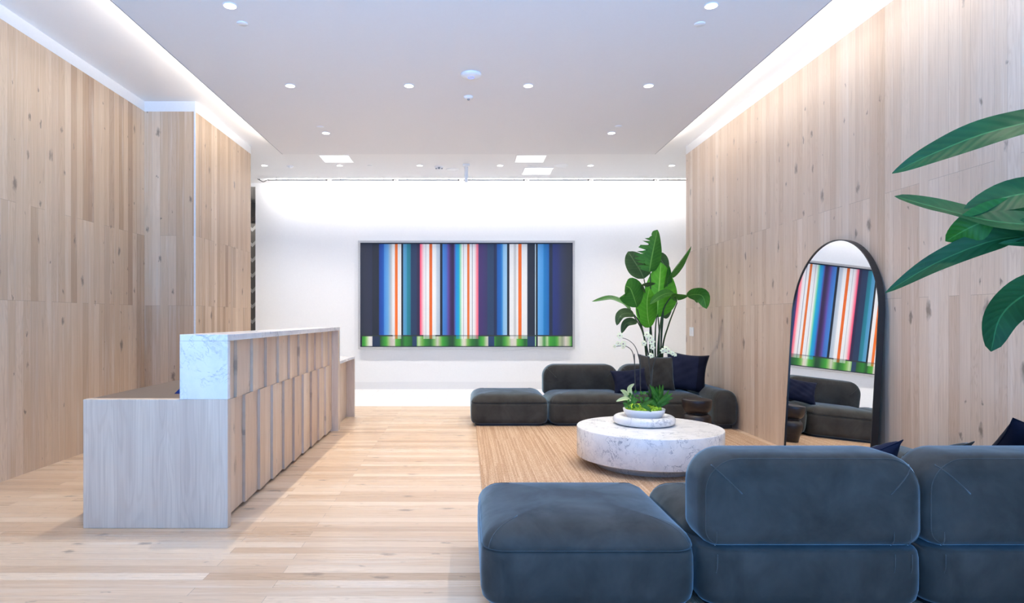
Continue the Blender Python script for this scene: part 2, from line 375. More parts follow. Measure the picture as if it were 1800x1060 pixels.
# dropped ceiling panel with lit coves on both long sides
SL, SR, SE = -.5*(2.17/.897+2.17/.897), 2.17/.871, F*2.17/289
bm = B(); box(bm, SL, SR, Y0, SE, ZS, ZS+.035); box(bm, SL+.32, SR-.32, Y0, SE-.05, ZS+.035, ZC)
struct('ceiling_drop', bm, 'ceil_dim')
bm = B(); box(bm, SL-.006, SL, Y0, SE, ZS-.002, ZS+.05); struct('trim_5', bm, 'grey_edge')
bm = B(); box(bm, SR, SR+.006, Y0, SE, ZS-.002, ZS+.05); struct('trim_6', bm, 'grey_edge')
bm = B(); box(bm, LX-.15, -2.3, Y0-.2, Y0-.001, 0, ZC); box(bm, 2.5, RX+.15, Y0-.2, Y0-.001, 0, ZC); box(bm, -2.3, 2.5, Y0-.2, Y0-.001, 3.2, ZC)
struct('wall_front_mask', bm, 'wallw')  # unseen front wall, opening narrowed to keep blue daylight off the left side
# street front: slim mullions the daylight comes through
bm = B()
for x in (-1.1, .1, 1.3): box(bm, x-.025, x+.025, Y0-.05, Y0, 0, 3.2)
box(bm, -2.3, 2.5, Y0-.05, Y0, 2.5, 2.55); struct('window_1', bm, 'black')

# ------------------------------------------------------------------ cove LED strips
def cove(label, x, sgn):
    t = thing('cove_light_strip', label, 'light', (x, 3.6, ZS+.036))
    mesh_obj('channel', bx(-.02, .02, -3.95, SE-3.75, 0, .014), 'plastic', t)
    mesh_obj('led_strip', bx(-.008, .008, -3.95, SE-3.76, .0145, .017), 'led', t)
    light('cove_glow', 'AREA', (x, 4.03, ZS+.06), P_COVE*8.6, COVE, t, rot=(0, math.radians(180-55*sgn if 0 else 180), 0), shape='RECTANGLE', size=.05, size_y=8.7)
    return t
cove('warm LED strip hidden in the ceiling cove above the right oak wall', SR-.07, 1)
cove('warm LED strip hidden in the ceiling cove above the reception desk side', SL+.07, -1)

# ------------------------------------------------------------------ downlights
def disc_fix(r, proud, zc):
    return lathe([(r*.865, -.0005), (r*.865, -proud), (r*.93, -proud*1.15), (r, -proud*.6), (r, 0)], 40)
def downlight(x, y, z, label, group, r=.048, power=P_SPOT, col=WARM, angle=100, parts=True):
    t = thing('recessed_downlight', label, 'downlight', (x, y, z), 0, group)
    mesh_obj('trim_ring', disc_fix(r, .006, z), 'plastic', t, True)
    mesh_obj('lens', lathe([(0, -.004), (r*.5, -.0045), (r*.86, -.0055)], 32), 'lens', t, True)
    light('beam', 'SPOT', (x, y, z-.012), power, col, t, spot_size=math.radians(angle), spot_blend=.8, shadow_soft_size=.028)
    return t
xs = [-1.635, -.53, .58, 1.70]
g = 'round downlights in the dropped ceiling'
downlight(xs[0], 4.455, ZS, 'left one of the two large downlights at the top edge of the view', g)
downlight(xs[3], 4.455, ZS, 'right one of the two large downlights at the top edge of the view', g)
for x, w in zip(xs, ('leftmost downlight', 'second downlight from the left', 'third downlight from the left', 'rightmost downlight')):
    downlight(x, 5.985, ZS, w+' in the middle ceiling row of four', g)
downlight(xs[0], 7.51, ZS, 'left downlight of the pair near the far edge of the dropped ceiling', g)
downlight(xs[3], 7.51, ZS, 'right downlight of the pair near the far edge of the dropped ceiling', g)
for x in (xs[0], xs[3]):
    downlight(x, 2.93, ZS, '%s downlight in the dropped ceiling above the foreground, outside the top edge' % ('left' if x < 0 else 'right'), g)
g = 'downlights in the ceiling before the white wall'
names = ['leftmost downlight of the far row, beside the oak pier', 'second downlight of the far row, below the left square panel', 'third downlight of the far row, left of the smoke detector', 'fourth downlight of the far row, right of the ceiling camera', 'fifth downlight of the far row, right of the round speaker', 'rightmost downlight of the far row, beside the right oak wall']
for px, nm in zip((465, 597, 738, 879, 1038, 1181), names):
    downlight((px-CX)*9.96/F, 9.96, ZC, nm, g, .05, P_SPOT_BACK, COOL, 110)
downlight(-4.4, 12.3, ZC, 'added downlight brightening the hall behind the oak pier, out of the view', 'added hall lights', .05, 90, COOL, 120)  # added lamp, unseen, to brighten the hall gap
for px, py, nm in ((650, 290.8, 'small round white ceiling plate left of the third far downlight'), (931, 290.6, 'small round white ceiling plate between the square panel and round speaker')):
    D = (ZC-H)*F/(CY-py); o = mesh_obj('ceiling_plate', lathe([(0, -.007), (.03, -.007), (.034, -.003), (.034, 0)], 32), 'plastic', None, True, ((px-CX)*D/F, D, ZC)); tag(o, nm, 'ceiling plate', 'small caps on the far ceiling')
# sprinkler covers on the dropped ceiling
for px, py, nm in ((426, 41, 'round sprinkler cover below the top left downlight'), (1230, 42, 'round sprinkler cover below the top right downlight'), (563, 223, 'round sprinkler cover above the far left downlight of the dropped ceiling'), (1087, 222, 'round sprinkler cover above the far right downlight of the dropped ceiling')):
    D = (ZS-H)*F/(CY-py); o = mesh_obj('sprinkler_cover', lathe([(0, -.006), (.036, -.006), (.04, -.003), (.04, 0)], 36), 'plastic', None, True, ((px-CX)*D/F, D, ZS)); tag(o, nm, 'sprinkler cover', 'sprinkler covers')
D = (ZS-H)*F/(CY-130)
t = thing('access_point', 'white saucer shaped wireless access point at the middle of the ceiling', 'access point', ((828-CX)*D/F, D, ZS))
mesh_obj('housing', lathe([(0, -.032), (.04, -.031), (.075, -.025), (.093, -.012), (.094, -.004), (.085, 0)], 48), 'plastic', t, True)
bm = B(); tube(bm, [(.028*math.cos(a*math.pi/12), .028*math.sin(a*math.pi/12), -.0325) for a in range(24)], .002, 6, close=True); mesh_obj('status_ring', bm, emit('blue_status_ring', (.25, .35, 1), 1.), t)
D = (ZS-H)*F/(CY-170)
t = thing('ceiling_sensor', 'small white domed sensor beside the saucer shaped access point', 'sensor', ((823.5-CX)*D/F, D, ZS))
mesh_obj('base', lathe([(0, -.022), (.03, -.022), (.043, -.014), (.046, -.004), (.046, 0)], 40), 'plastic', t, True)
mesh_obj('sensor_tip', lathe([(0, -.036), (.008, -.036), (.013, -.030), (.014, -.0215)], 24), 'grey', t, True)
# square panels
for (x0, x1, ya, yb, nm) in ((-2.145, -1.70, 9.33, 9.77, 'square white flush ceiling panel above the painting at left'), (.735, 1.18, 9.33, 9.76, 'square white flush ceiling panel half hidden by the dropped ceiling, right of middle'), (.92, 1.385, 10.1, 10.59, 'square white flush ceiling panel nearest the white wall')):
    t = thing('ceiling_panel', nm, 'ceiling panel', ((x0+x1)/2, (ya+yb)/2, ZC), 0, 'square panels on the far ceiling')
    a, b = (x1-x0)/2, (yb-ya)/2
    bm = B()
    for q in ((-a, a, -b, -b+.012), (-a, a, b-.012, b), (-a, -a+.012, -b+.012, b-.012), (a-.012, a, -b+.012, b-.012)): box(bm, *q, -.006, 0)
    mesh_obj('frame', bm, 'plastic', t); mesh_obj('panel_face', bx(-a+.012, a-.012, -b+.012, b-.012, -.004, 0), 'panel_soft', t)
# round speakers
for px, py, nm in ((795, 298, 'round flush ceiling speaker between the smoke detector and ceiling camera'), (986, 291, 'round flush ceiling speaker right of the far square panels')):
    D = (ZC-H)*F/(CY-py); t = thing('ceiling_speaker', nm, 'speaker', ((px-CX)*D/F, D, ZC), 0, 'round ceiling speakers')
    mesh_obj('bezel', lathe([(.09, -.004), (.094, -.010), (.104, -.008), (.106, 0)], 48), 'plastic', t, True)
    mesh_obj('grille', lathe([(0, -.005), (.091, -.005)], 48), 'plastic', t)
D = (ZC-H)*F/(CY-293)
t = thing('smoke_detector', 'round white smoke detector with a grey centre left of the ceiling camera', 'smoke detector', ((772-CX)*D/F, D, ZC))
mesh_obj('base', lathe([(0, -.02), (.06, -.02), (.075, -.012), (.078, 0)], 40), 'plastic', t, True)
mesh_obj('chamber', lathe([(0, -.05), (.04, -.05), (.058, -.04), (.06, -.0205)], 40), 'plastic', t, True)
mesh_obj('grille', bx(-.018, .018, -.062, -.05, -.048, -.018), 'grey', t)
for s in (-1, 1): mesh_obj('vent_slot', bx(s*.045-.012, s*.045+.012, -.052, -.036, -.046, -.034), 'grey', t)
D = (ZC-H)*F/(CY-292)
t = thing('ceiling_sensor', 'small white motion sensor beside the leftmost far downlight', 'sensor', ((510-CX)*D/F, D, ZC))
mesh_obj('base', lathe([(0, -.012), (.05, -.012), (.055, 0)], 36), 'plastic', t, True)
mesh_obj('dome', lathe([(0, -.035), (.02, -.032), (.034, -.022), (.038, -.0125)], 32), 'plastic', t, True)
D = 9.9; X = 0.005
t = thing('ceiling_camera', 'white cylindrical camera pointing down from the middle of the far ceiling', 'camera', (X, D, ZC))
mesh_obj('mount', bx(-.055, .055, -.055, .055, -.035, 0, bev=.006), 'plastic', t)
mesh_obj('barrel', lathe([(.026, -.035), (.03, -.04), (.03, -.21), (.027, -.216), (0, -.216)], 32), 'plastic', t, True)
mesh_obj('nose', lathe([(.024, -.2165), (.024, -.27), (.02, -.276), (0, -.276)], 32), 'plastic', t, True)

# ------------------------------------------------------------------ wall washers along the white wall
YW = 10.86; zw = H+(CY-316.5)*YW/F
ends = [467, 580, 697, 812, 927, 1040, 1155, 1262]
words = ['first linear wall washer from the left, by the loose cable', 'second linear wall washer from the left', 'third linear wall washer from the left', 'fourth linear wall washer, right of the ceiling camera', 'fifth linear wall washer from the left', 'sixth linear wall washer from the left', 'last linear wall washer, running past the right oak wall']
for i, w in enumerate(words):
    a, b = (ends[i]-CX)*YW/F, (ends[i+1]-CX)*YW/F
    t = thing('linear_wall_washer', w+', above the white wall', 'wall washer', (a, YW, zw), 0, 'row of linear wall washers')
    L = b-a-.10
    mesh_obj('housing', bx(.03, .03+L, -.014, .014, -.012, .012, bev=.003), 'silver', t)
    mesh_obj('lens', bx(.035, .025+L, .0145, .018, -.009, .009), 'led', t)
    bm = bx(.03+L, .055+L, -.014, .012, -.01, .012); tube(bm, catmull([(.055+L, 0, .004), (.075+L, -.004, .008), (.10+L, 0, -.006)], 6), .005, 6)
    mesh_obj('connector', bm, 'blackp', t)
    for xx in (.18, L-.12): mesh_obj('bracket', bx(xx-.008, xx+.008, -.006, .006, .0121, ZC-zw), 'plastic', t)
    light('wash_glow', 'AREA', ((a+b)/2, YW+.02, zw-.004), P_WASH*(b-a)*2, COOL, t, rot=(math.radians(84), 0, 0), shape='RECTANGLE', size=b-a-.1, size_y=.018)
bm = tube(B(), catmull([P(453, 314.5, YW), P(459, 318, YW), P(463, 319.5, YW-.01), P(469, 317, YW)], 12), .006, 6); tube(bm, [P(456.5, 316, YW), P(457, 309, YW+.1)], .003, 6)
tag(mesh_obj('power_cable', bm, 'blackp'), 'black power cable feeding the left end of the wall washers', 'cable')

# ------------------------------------------------------------------ hall panel seen through the gap by the pier
t = thing('chevron_panel', 'grey door panel with pale chevron pattern in the hall behind the oak pier', 'panel', (-4.65, 12.55, 0))
def chev():
    m = NT('chevron_panel'); sp = m.n('ShaderNodeSeparateXYZ', (m.obj(),)).outputs
    z = m.math('ADD', sp[2], m.math('MULTIPLY', m.math('ABSOLUTE', m.math('SUBTRACT', m.math('MODULO', m.math('ADD', sp[0], 10.06), .34), .17)), 1.0))
    f = m.math('LESS_THAN', m.math('MODULO', m.math('ADD', z, 5.), .30), .07)
    return m.out(m.mix(f, (.10, .095, .09), (.36, .36, .36)), .4)
mesh_obj('leaf', bx(-.55, .95, 0, .05, 0, 3.13), chev(), t)
mesh_obj('header', bx(-.55, .95, -.02, .05, 3.131, 3.22), 'glass_dk', t)

# ------------------------------------------------------------------ reception desk
DX = -1.403; DL = -2.255; DI = -1.685; YN, YM, YF = 3.785, 7.16, 8.12; ZD, ZM = .760, 1.142
t = thing('reception_desk', 'long oak reception desk with raised white marble counter and shingled front', 'reception desk', ((DX+DL)/2, (YN+YF)/2, 0))
o = Vector(t.location)
def part(name, bm, mat, par=t, smooth=False):
    bmesh.ops.translate(bm, verts=bm.verts, vec=-o); return mesh_obj(name, bm, mat, par, smooth)
def mats_world(mat):  # keep grain coordinates distinct per piece
    return mat
part('end_panel', bx(DL, DX, YN, YN+.06, 0, ZD, bev=.004), 'oak_sheet')
part('side_panel', bx(DX-.10, DX, YM-.10, YM-.041, 0, ZM-.0385), 'oak_sheet')
part('foot_panel', bx(DX-.10, DX, YM-.0405, YM, 0, ZD), 'oak_sheet')
part('end_panel', bx(DL, DX, YF-.04, YF, 0, ZD-.03), 'oak_sheet')
bm = bx(DI, DX, YN, YM, ZM-.038, ZM, bev=.002); part('marble_counter', bm, 'marble_desk')
part('marble_end', bx(DI, DX, YN+.0005, YN+.04, ZD+.001, ZM-.0385), 'marble_desk')
part('marble_end', bx(DI, DX, YM-.04, YM, ZD+.001, ZM-.0385), 'marble_desk')
part('lower_counter', bx(-1.93, DX, YM+.001, YF, ZD-.029, ZD), 'marble_desk')
part('worktop', bx(DL, DI-.001, YN+.061, YM, ZD-.03, ZD-.004), 'worktop')
part('worktop_extension', bx(DL, -1.931, YM+.001, YF, ZD-.03, ZD-.004), 'worktop')
part('back_panel', bx(DI, DI+.03, YN+.061, YM-.101, ZD-.03, ZM-.039), 'oak_sheet')
part('carcass', bx(-1.60, -1.51, YN+.061, YM-.101, .03, ZM-.039), 'oak_sheet')
part('toe_kick', bx(-1.58, -1.515, YN+.061, YM-.101, 0, .029), 'plinth')
part('inner_panel', bx(-1.56, -1.50, YM+.001, YF-.041, 0, ZD-.03), 'oak_sheet')
zj = H+(CY-692.3)*3.846/F  # joint between the two rows of boards
def board(ya, yb, z0, z1):
    # shingled: the near edge stands proud of the one before it
    bm = B(); xf, xn = -1.475, -1.457
    v = [bm.verts.new(c) for z in (z0, z1) for c in ((-1.509, ya, z), (xn, ya, z), (xf, yb, z), (-1.509, yb, z))]
    for q in ((3, 2, 1, 0), (4, 5, 6, 7), (0, 1, 5, 4), (1, 2, 6, 5), (2, 3, 7, 6), (3, 0, 4, 7)): bm.faces.new([v[i] for i in q])
    part('front_board', bm, 'desk_board')
zj = .735
ys = [3.846] + [4.246+.306*k for k in range(9)] + [YM-.102]
for a, b in zip(ys, ys[1:]): board(a, b-.001, .025, zj)
ys = [3.846] + [4.091+.3075*k for k in range(10)] + [YM-.102]
for a, b in zip(ys, ys[1:]): board(a, b-.001, zj+.001, ZM-.0395)
bm = B(); w = [bm.verts.new(c) for y in (4.10, 4.24) for c in ((-1.86, y, ZD-.0035), (-1.70, y, ZD-.0035), (-1.70, y, ZD+.07), (-1.80, y, ZD+.055))]
for q in ((0, 1, 2, 3), (7, 6, 5, 4), (0, 4, 5, 1), (1, 5, 6, 2), (2, 6, 7, 3), (3, 7, 4, 0)): bm.faces.new([w[i] for i in q])
bmesh.ops.recalc_face_normals(bm, faces=bm.faces)
tag(mesh_obj('blue_box', bm, 'blue'), 'small dark blue object on the desk worktop behind the marble end', 'small box')

# ------------------------------------------------------------------ painting
t = thing('painting', 'wide abstract painting of blue, white and orange vertical stripes on the white wall', 'painting', ((820-CX)*11.2/F, 11.2, H-(613.5-CY)*11.2/F))
W2 = (1010-630)*11.2/F/2; PH = (613.5-423.3)*11.2/F; fr = .036
bm = B(); box(bm, -W2, W2, -.03, .055, 0, fr); box(bm, -W2, W2, -.03, .055, PH-fr, PH); box(bm, -W2, -W2+fr, -.03, .055, fr, PH-fr); box(bm, W2-fr, W2, -.03, .055, fr, PH-fr)
mesh_obj('frame', bm, 'silver', t)
S = [(112, (40, 46, 62)), (165, (40, 46, 66)), (180, (34, 42, 68)), (181, (27, 36, 50)), (218, (29, 38, 52)), (222, (14, 58, 140)), (246, (18, 88, 175)), (252, (70, 140, 208)), (272, (105, 165, 215)), (290, (190, 192, 190)), (300, (232, 232, 228)), (312, (238, 238, 234)), (313, (236, 112, 32)), (328, (236, 112, 32)), (329, (236, 234, 228)), (349, (238, 236, 230)), (350, (16, 22, 30)), (360, (16, 22, 30)), (361, (92, 155, 196)), (380, (70, 150, 185)), (384, (28, 130, 145)), (404, (24, 110, 128)), (406, (28, 55, 88)), (438, (32, 52, 84)), (446, (40, 30, 66)), (456, (48, 34, 70)), (459, (235, 70, 105)), (466, (248, 130, 150)), (478, (238, 220, 218)), (490, (235, 235, 232)), (492, (165, 165, 165)), (495, (236, 236, 232)), (512, (238, 238, 234)), (513, (228, 104, 30)), (529, (228, 104, 30)), (530, (240, 240, 236)), (548, (238, 238, 234)), (556, (196, 206, 212)), (574, (176, 192, 204)), (576, (18, 28, 44)), (588, (18, 28, 44)), (590, (58, 130, 200)), (612, (62, 108, 186)), (622, (92, 72, 150)), (634, (64, 42, 96)), (644, (44, 26, 66)), (654, (46, 30, 74)), (660, (76, 84, 160)), (668, (20, 140, 205)), (684, (14, 165, 200)), (692, (130, 214, 170)), (702, (232, 238, 226)), (709, (236, 236, 232)), (711, (120, 122, 124)), (713, (232, 232, 230)), (732, (240, 240, 236)), (733, (226, 112, 40)), (745, (226, 112, 40)), (747, (238, 238, 234)), (760, (232, 232, 230)), (762, (70, 74, 80)), (765, (236, 236, 234)), (778, (240, 226, 222)), (788, (248, 140, 150)), (797, (236, 104, 128)), (799, (70, 44, 100)), (825, (58, 48, 100)), (848, (52, 48, 92)), (852, (32, 62, 94)), (886, (34, 60, 92)), (890, (24, 36, 70)), (903, (22, 44, 84)), (908, (10, 84, 160)), (928, (12, 100, 178)), (936, (60, 140, 200)), (944, (140, 190, 222)), (963, (158, 200, 226)), (966, (18, 26, 38)), (977, (18, 26, 38)), (979, (234, 234, 230)), (1000, (236, 236, 232)), (1006, (200, 200, 196)), (1016, (205, 205, 200)), (1020, (238, 238, 234)), (1029, (238, 238, 234)), (1030, (238, 108, 24)), (1048, (238, 108, 24)), (1049, (238, 238, 234)), (1081, (236, 236, 232)), (1083, (32, 42, 58)), (1126, (28, 38, 54)), (1127, (190, 210, 220)), (1131, (190, 210, 220)), (1132, (18, 24, 34)), (1141, (18, 24, 34)), (1143, (96, 165, 220)), (1172, (72, 150, 212)), (1180, (22, 120, 182)), (1207, (16, 98, 168)), (1210, (26, 40, 66)), (1227, (26, 40, 66)), (1230, (30, 48, 112)), (1255, (32, 46, 106)), (1285, (42, 50, 78)), (1320, (44, 50, 64)), (1345, (42, 48, 62))]
G = [(112, (25, 32, 46)), (121, (25, 32, 46)), (122, (50, 140, 48)), (135, (60, 160, 50)), (148, (150, 200, 120)), (160, (214, 224, 196)), (168, (232, 228, 220)), (181, (220, 214, 206)), (182, (30, 46, 76)), (224, (28, 48, 80)), (226, (28, 74, 40)), (245, (40, 130, 44)), (262, (70, 165, 55)), (275, (150, 190, 120)), (290, (200, 190, 178)), (310, (222, 214, 200)), (318, (90, 170, 60)), (340, (60, 150, 46)), (352, (30, 80, 40)), (372, (40, 130, 44)), (395, (34, 110, 40)), (413, (30, 84, 44)), (415, (30, 60, 94)), (439, (30, 60, 94)), (441, (130, 190, 100)), (452, (196, 214, 170)), (470, (120, 180, 80)), (490, (50, 140, 44)), (520, (30, 96, 40)), (540, (120, 180, 90)), (560, (210, 204, 190)), (575, (150, 190, 110)), (590, (60, 160, 50)), (615, (36, 120, 42)), (630, (26, 80, 40)), (650, (28, 70, 44)), (668, (50, 140, 48)), (690, (90, 180, 70)), (705, (210, 220, 190)), (720, (226, 214, 196)), (735, (120, 180, 80)), (760, (40, 120, 44)), (790, (26, 84, 42)), (810, (44, 150, 46)), (828, (90, 170, 70)), (840, (180, 200, 150)), (854, (216, 210, 196)), (856, (30, 58, 100)), (889, (30, 58, 100)), (891, (60, 140, 50)), (905, (30, 100, 40)), (930, (26, 90, 38)), (950, (60, 150, 50)), (972, (140, 190, 100)), (990, (214, 206, 194)), (1015, (216, 214, 190)), (1025, (100, 180, 60)), (1050, (50, 150, 44)), (1068, (30, 90, 40)), (1082, (36, 110, 44)), (1083, (30, 58, 92)), (1126, (30, 58, 92)), (1127, (160, 214, 150)), (1132, (160, 214, 150)), (1133, (18, 24, 34)), (1142, (18, 24, 34)), (1143, (222, 224, 216)), (1165, (190, 204, 170)), (1180, (60, 140, 60)), (1198, (190, 210, 160)), (1212, (60, 160, 50)), (1240, (44, 140, 44)), (1255, (80, 160, 60)), (1270, (170, 184, 140)), (1285, (140, 150, 120)), (1305, (216, 204, 194)), (1325, (170, 190, 140)), (1340, (60, 150, 50)), (1342, (27, 36, 52)), (1345, (27, 36, 52))]
def samp(T, x):
    if x <= T[0][0]: return T[0][1]
    for (a, ca), (b, cb) in zip(T, T[1:]):
        if x <= b:
            f = (x-a)/(b-a); return tuple(p+(q-p)*f for p, q in zip(ca, cb))
    return T[-1][1]
bm = B(); ly = bm.loops.layers.color.new('paint')
iw = W2-fr; ih = PH-2*fr
X2 = lambda x: -iw+(x-112)/(1345-112)*2*iw
Z2 = lambda y: fr+(690-y)/(690-90)*ih
cuts = sorted({x for x, _ in S} | {x for x, _ in G} | set(range(112, 1346, 6)))
dk = (26, 36, 52)
def blend(a, b, f): return tuple(p+(q-p)*f for p, q in zip(a, b))
halo = [(300, 350), (478, 548), (668, 797), (980, 1082)]
rows = [(90, 97, lambda x: dk), (97, 621, lambda x: samp(S, x)), (621, 629, lambda x: blend(samp(S, x), (44, 52, 50), .35 if any(a <= x < b for a, b in halo) else .9)),
        (629, 643, lambda x: blend(samp(G, x), samp(S, x), .6) if any(a <= x < b for a, b in halo) else samp(G, x)), (643, 685, lambda x: samp(G, x)), (685, 690, lambda x: dk)]
for ya, yb, fn in rows:
    for a, b in zip(cuts, cuts[1:]):
        f = bm.faces.new([bm.verts.new((X2(x), -.008, Z2(y))) for x, y in ((a, yb), (b, yb), (b, ya), (a, ya))])
        ca, cb = fn(a+.001), fn(b-.001)
        for l, c in zip(f.loops, (ca, cb, cb, ca)): l[ly] = (*[q/255 for q in c], 1)
def canvas():
    m = NT('painted_canvas'); a = m.n('ShaderNodeVertexColor', layer_name='paint').outputs[0]
    w = m.noise(m.obj(), 90., 3); c = m.mix(m.mr(w, .3, .7, 0, .12), a, (.5, .5, .5), 'MULTIPLY'); m.bump(w, .1, .002)
    return m.out(c, .6)
mesh_obj('canvas', bm, canvas(), t)
mesh_obj('backing', bx(-iw, iw, -.006, .04, fr, PH-fr), 'blackp', t)

# ------------------------------------------------------------------ rug
bm = bx(.115, 2.955, 2.55, 7.62, .0005, .011, bev=.003)
tag(mesh_obj('jute_rug', bm, 'jute'), 'large woven jute rug under the sofas and marble coffee table', 'rug')

# ------------------------------------------------------------------ sofas
def base_prof(zseam): return [(.10, .020), (.05, .021), (.024, .030), (.008, .050), (.001, .085), (0, .15), (.001, zseam-.04), (.005, zseam-.014), (.011, zseam-.004), (.020, zseam), (.08, zseam+.002)]
def dome_prof(z, h): return [(.009, z), (.005, z+.006), (.010, z+.022), (.022, z+.043), (.044, z+.064), (.075, z+.080), (.115, z+.091), (.16, z+h-.012), (.21, z+h-.006), (.27, z+h-.002), (.34, z+h)]
def seam_ring(bm, rect, radii, ins, z, r=.0016):
    tube(bm, [(a, b, z) for a, b in rr(*rect, radii, ins)], r, 6, close=True)
def corner_seams(bm, rect, radii, prof, corners, k0, k1, plane='XY', r=.0021, lift=.0006):
    rings = [rr(*rect, radii, i) for i, h in prof]
    for c in corners:
        idx = c*(NS+1)+NS//2
        pts = [((rings[k][idx][0], rings[k][idx][1], prof[k][1]+lift) if plane == 'XY' else (rings[k][idx][0], prof[k][1]+lift, rings[k][idx][1])) for k in range(k0, k1)]
        tube(bm, pts, r, 6)
ZSEAM = .262
def section(label, loc, rotz, w, d=.885, back=True, group='modules of the velvet sofas', name='sofa_section', h=.108):
    t = thing(name, label, 'ottoman' if not back else 'sofa section', loc, rotz, group)
    rect = (0, w, 0, d); rad = [.10]*4
    bm = loft(B(), (.05, w-.05, .05, d-.05), [.08]*4, [(0, 0), (0, .03)]); mesh_obj('plinth', bm, 'plinth', t)
    mesh_obj('base', loft(B(), rect, rad, base_prof(ZSEAM)), 'velvet', t, True)
    dp = dome_prof(ZSEAM, h); rs = (0, w, 0, d-.16) if back else rect
    cu = mesh_obj('seat_cushion', loft(B(), rs, rad, dp), 'velvet', t, True)
    bm = B(); seam_ring(bm, rs, rad, .0065, ZSEAM+.001)
    corner_seams(bm, rs, rad, dp, range(2 if back else 4), 1, 8); mesh_obj('piping', bm, 'seam', cu, True)
    if back:
        z0, z1 = ZSEAM+.006, .657; R = (.006, w-.006, z0, z1); RR = [.07, .07, .15, .15]
        y0, y1 = d-.30, d
        e = [(.18, 0), (.14, .001), (.10, .003), (.066, .008), (.038, .017), (.016, .032), (.004, .056), (0, .09)]
        prof = [(i, y0+y) for i, y in e] + [(i, y1-y) for i, y in e[::-1]]
        bk = mesh_obj('backrest', loft(B(), R, RR, prof, 'XZ'), 'velvet', t, True)
        bm = B()
        for half, sg in ((e, 1), (e, -1)):
            pr = [(i, (y0+y-.0006) if sg > 0 else (y1-y+.0006)) for i, y in half]
            corner_seams(bm, R, RR, pr, (2, 3), 1, 7, 'XZ', lift=0)
            ins, yy = pr[5]
            tube(bm, [(a, yy, b) for a, b in rr(*R, RR, ins)], .0017, 6, close=True)
        mesh_obj('piping', bm, 'seam', bk, True)
        # little pleats where the corners are tucked in
        yb = d-.004
        for xx in (.075, .145, w-.06):
            bm = tube(B(), catmull([(xx, d-.030, z0+.012), (xx+.002, yb-.002, z0+.035), (xx+.001, d-.006, z0+.075)], 6), .0022, 6, .001)
            mesh_obj('tuck_seam', bm, 'seam', bk, True)
            bm = tube(B(), catmull([(xx, d-.002, ZSEAM-.012), (xx+.002, d+.001, .20), (xx+.006, d-.001, .175)], 6), .0022, 6, .001)
            mesh_obj('tuck_seam', bm, 'seam', t, True)
    return t
def arm(label, loc, rotz, w, d, h, group='low arms of the velvet sofas'):
    t = thing('low_bolster', label, 'sofa section', loc, rotz, group)
    mesh_obj('plinth', loft(B(), (.04, w-.04, .05, d-.05), [.06]*4, [(0, 0), (0, .05)]), 'plinth', t)
    R = (0, w, .035, h); RR = [.06, .06, .11, .11]
    e = [(.09, 0), (.06, .005), (.036, .013), (.016, .03), (.004, .06), (0, .10)]
    prof = [(i, y) for i, y in e] + [(i, d-y) for i, y in e[::-1]]
    bd = mesh_obj('body', loft(B(), R, RR, prof, 'XZ'), 'velvet', t, True)
    bm = B(); tube(bm, [(a, prof[3][1]-.001, b) for a, b in rr(*R, RR, prof[3][0])], .0014, 6, close=True); mesh_obj('piping', bm, 'seam', bd, True)
    return t
FY = 7.30; ZR = .0112
section('dark olive velvet ottoman at the left end of the far sofa', (.055, FY, ZR), 0, .888, back=False, name='ottoman')
section('dark velvet sofa section beside the far ottoman, facing the room', (.95, FY, ZR), 0, .938)
section('dark velvet sofa section with three cushions near the right oak wall', (1.893, FY, ZR), 0, .86)
arm('low rounded velvet bolster of the far sofa, against the right oak wall', (2.757, 7.10, ZR), 0, .262, 1.08, .425)
NY = 3.535
section('blue lit velvet ottoman in the foreground, left end of the near sofa', (.062+.905, NY, ZR), math.pi, .905, back=False, name='ottoman', h=.112)
section('foreground velvet sofa section seen from behind, next to the near ottoman', (.978+.938, NY, ZR), math.pi, .938)
section('foreground velvet sofa section seen from behind, cut off by the right edge', (1.919+.90, NY, ZR), math.pi, .90)
arm('low velvet bolster of the near sofa in front of the arched mirror', (2.975, 4.35, ZR), math.pi, .33, .80, .385)

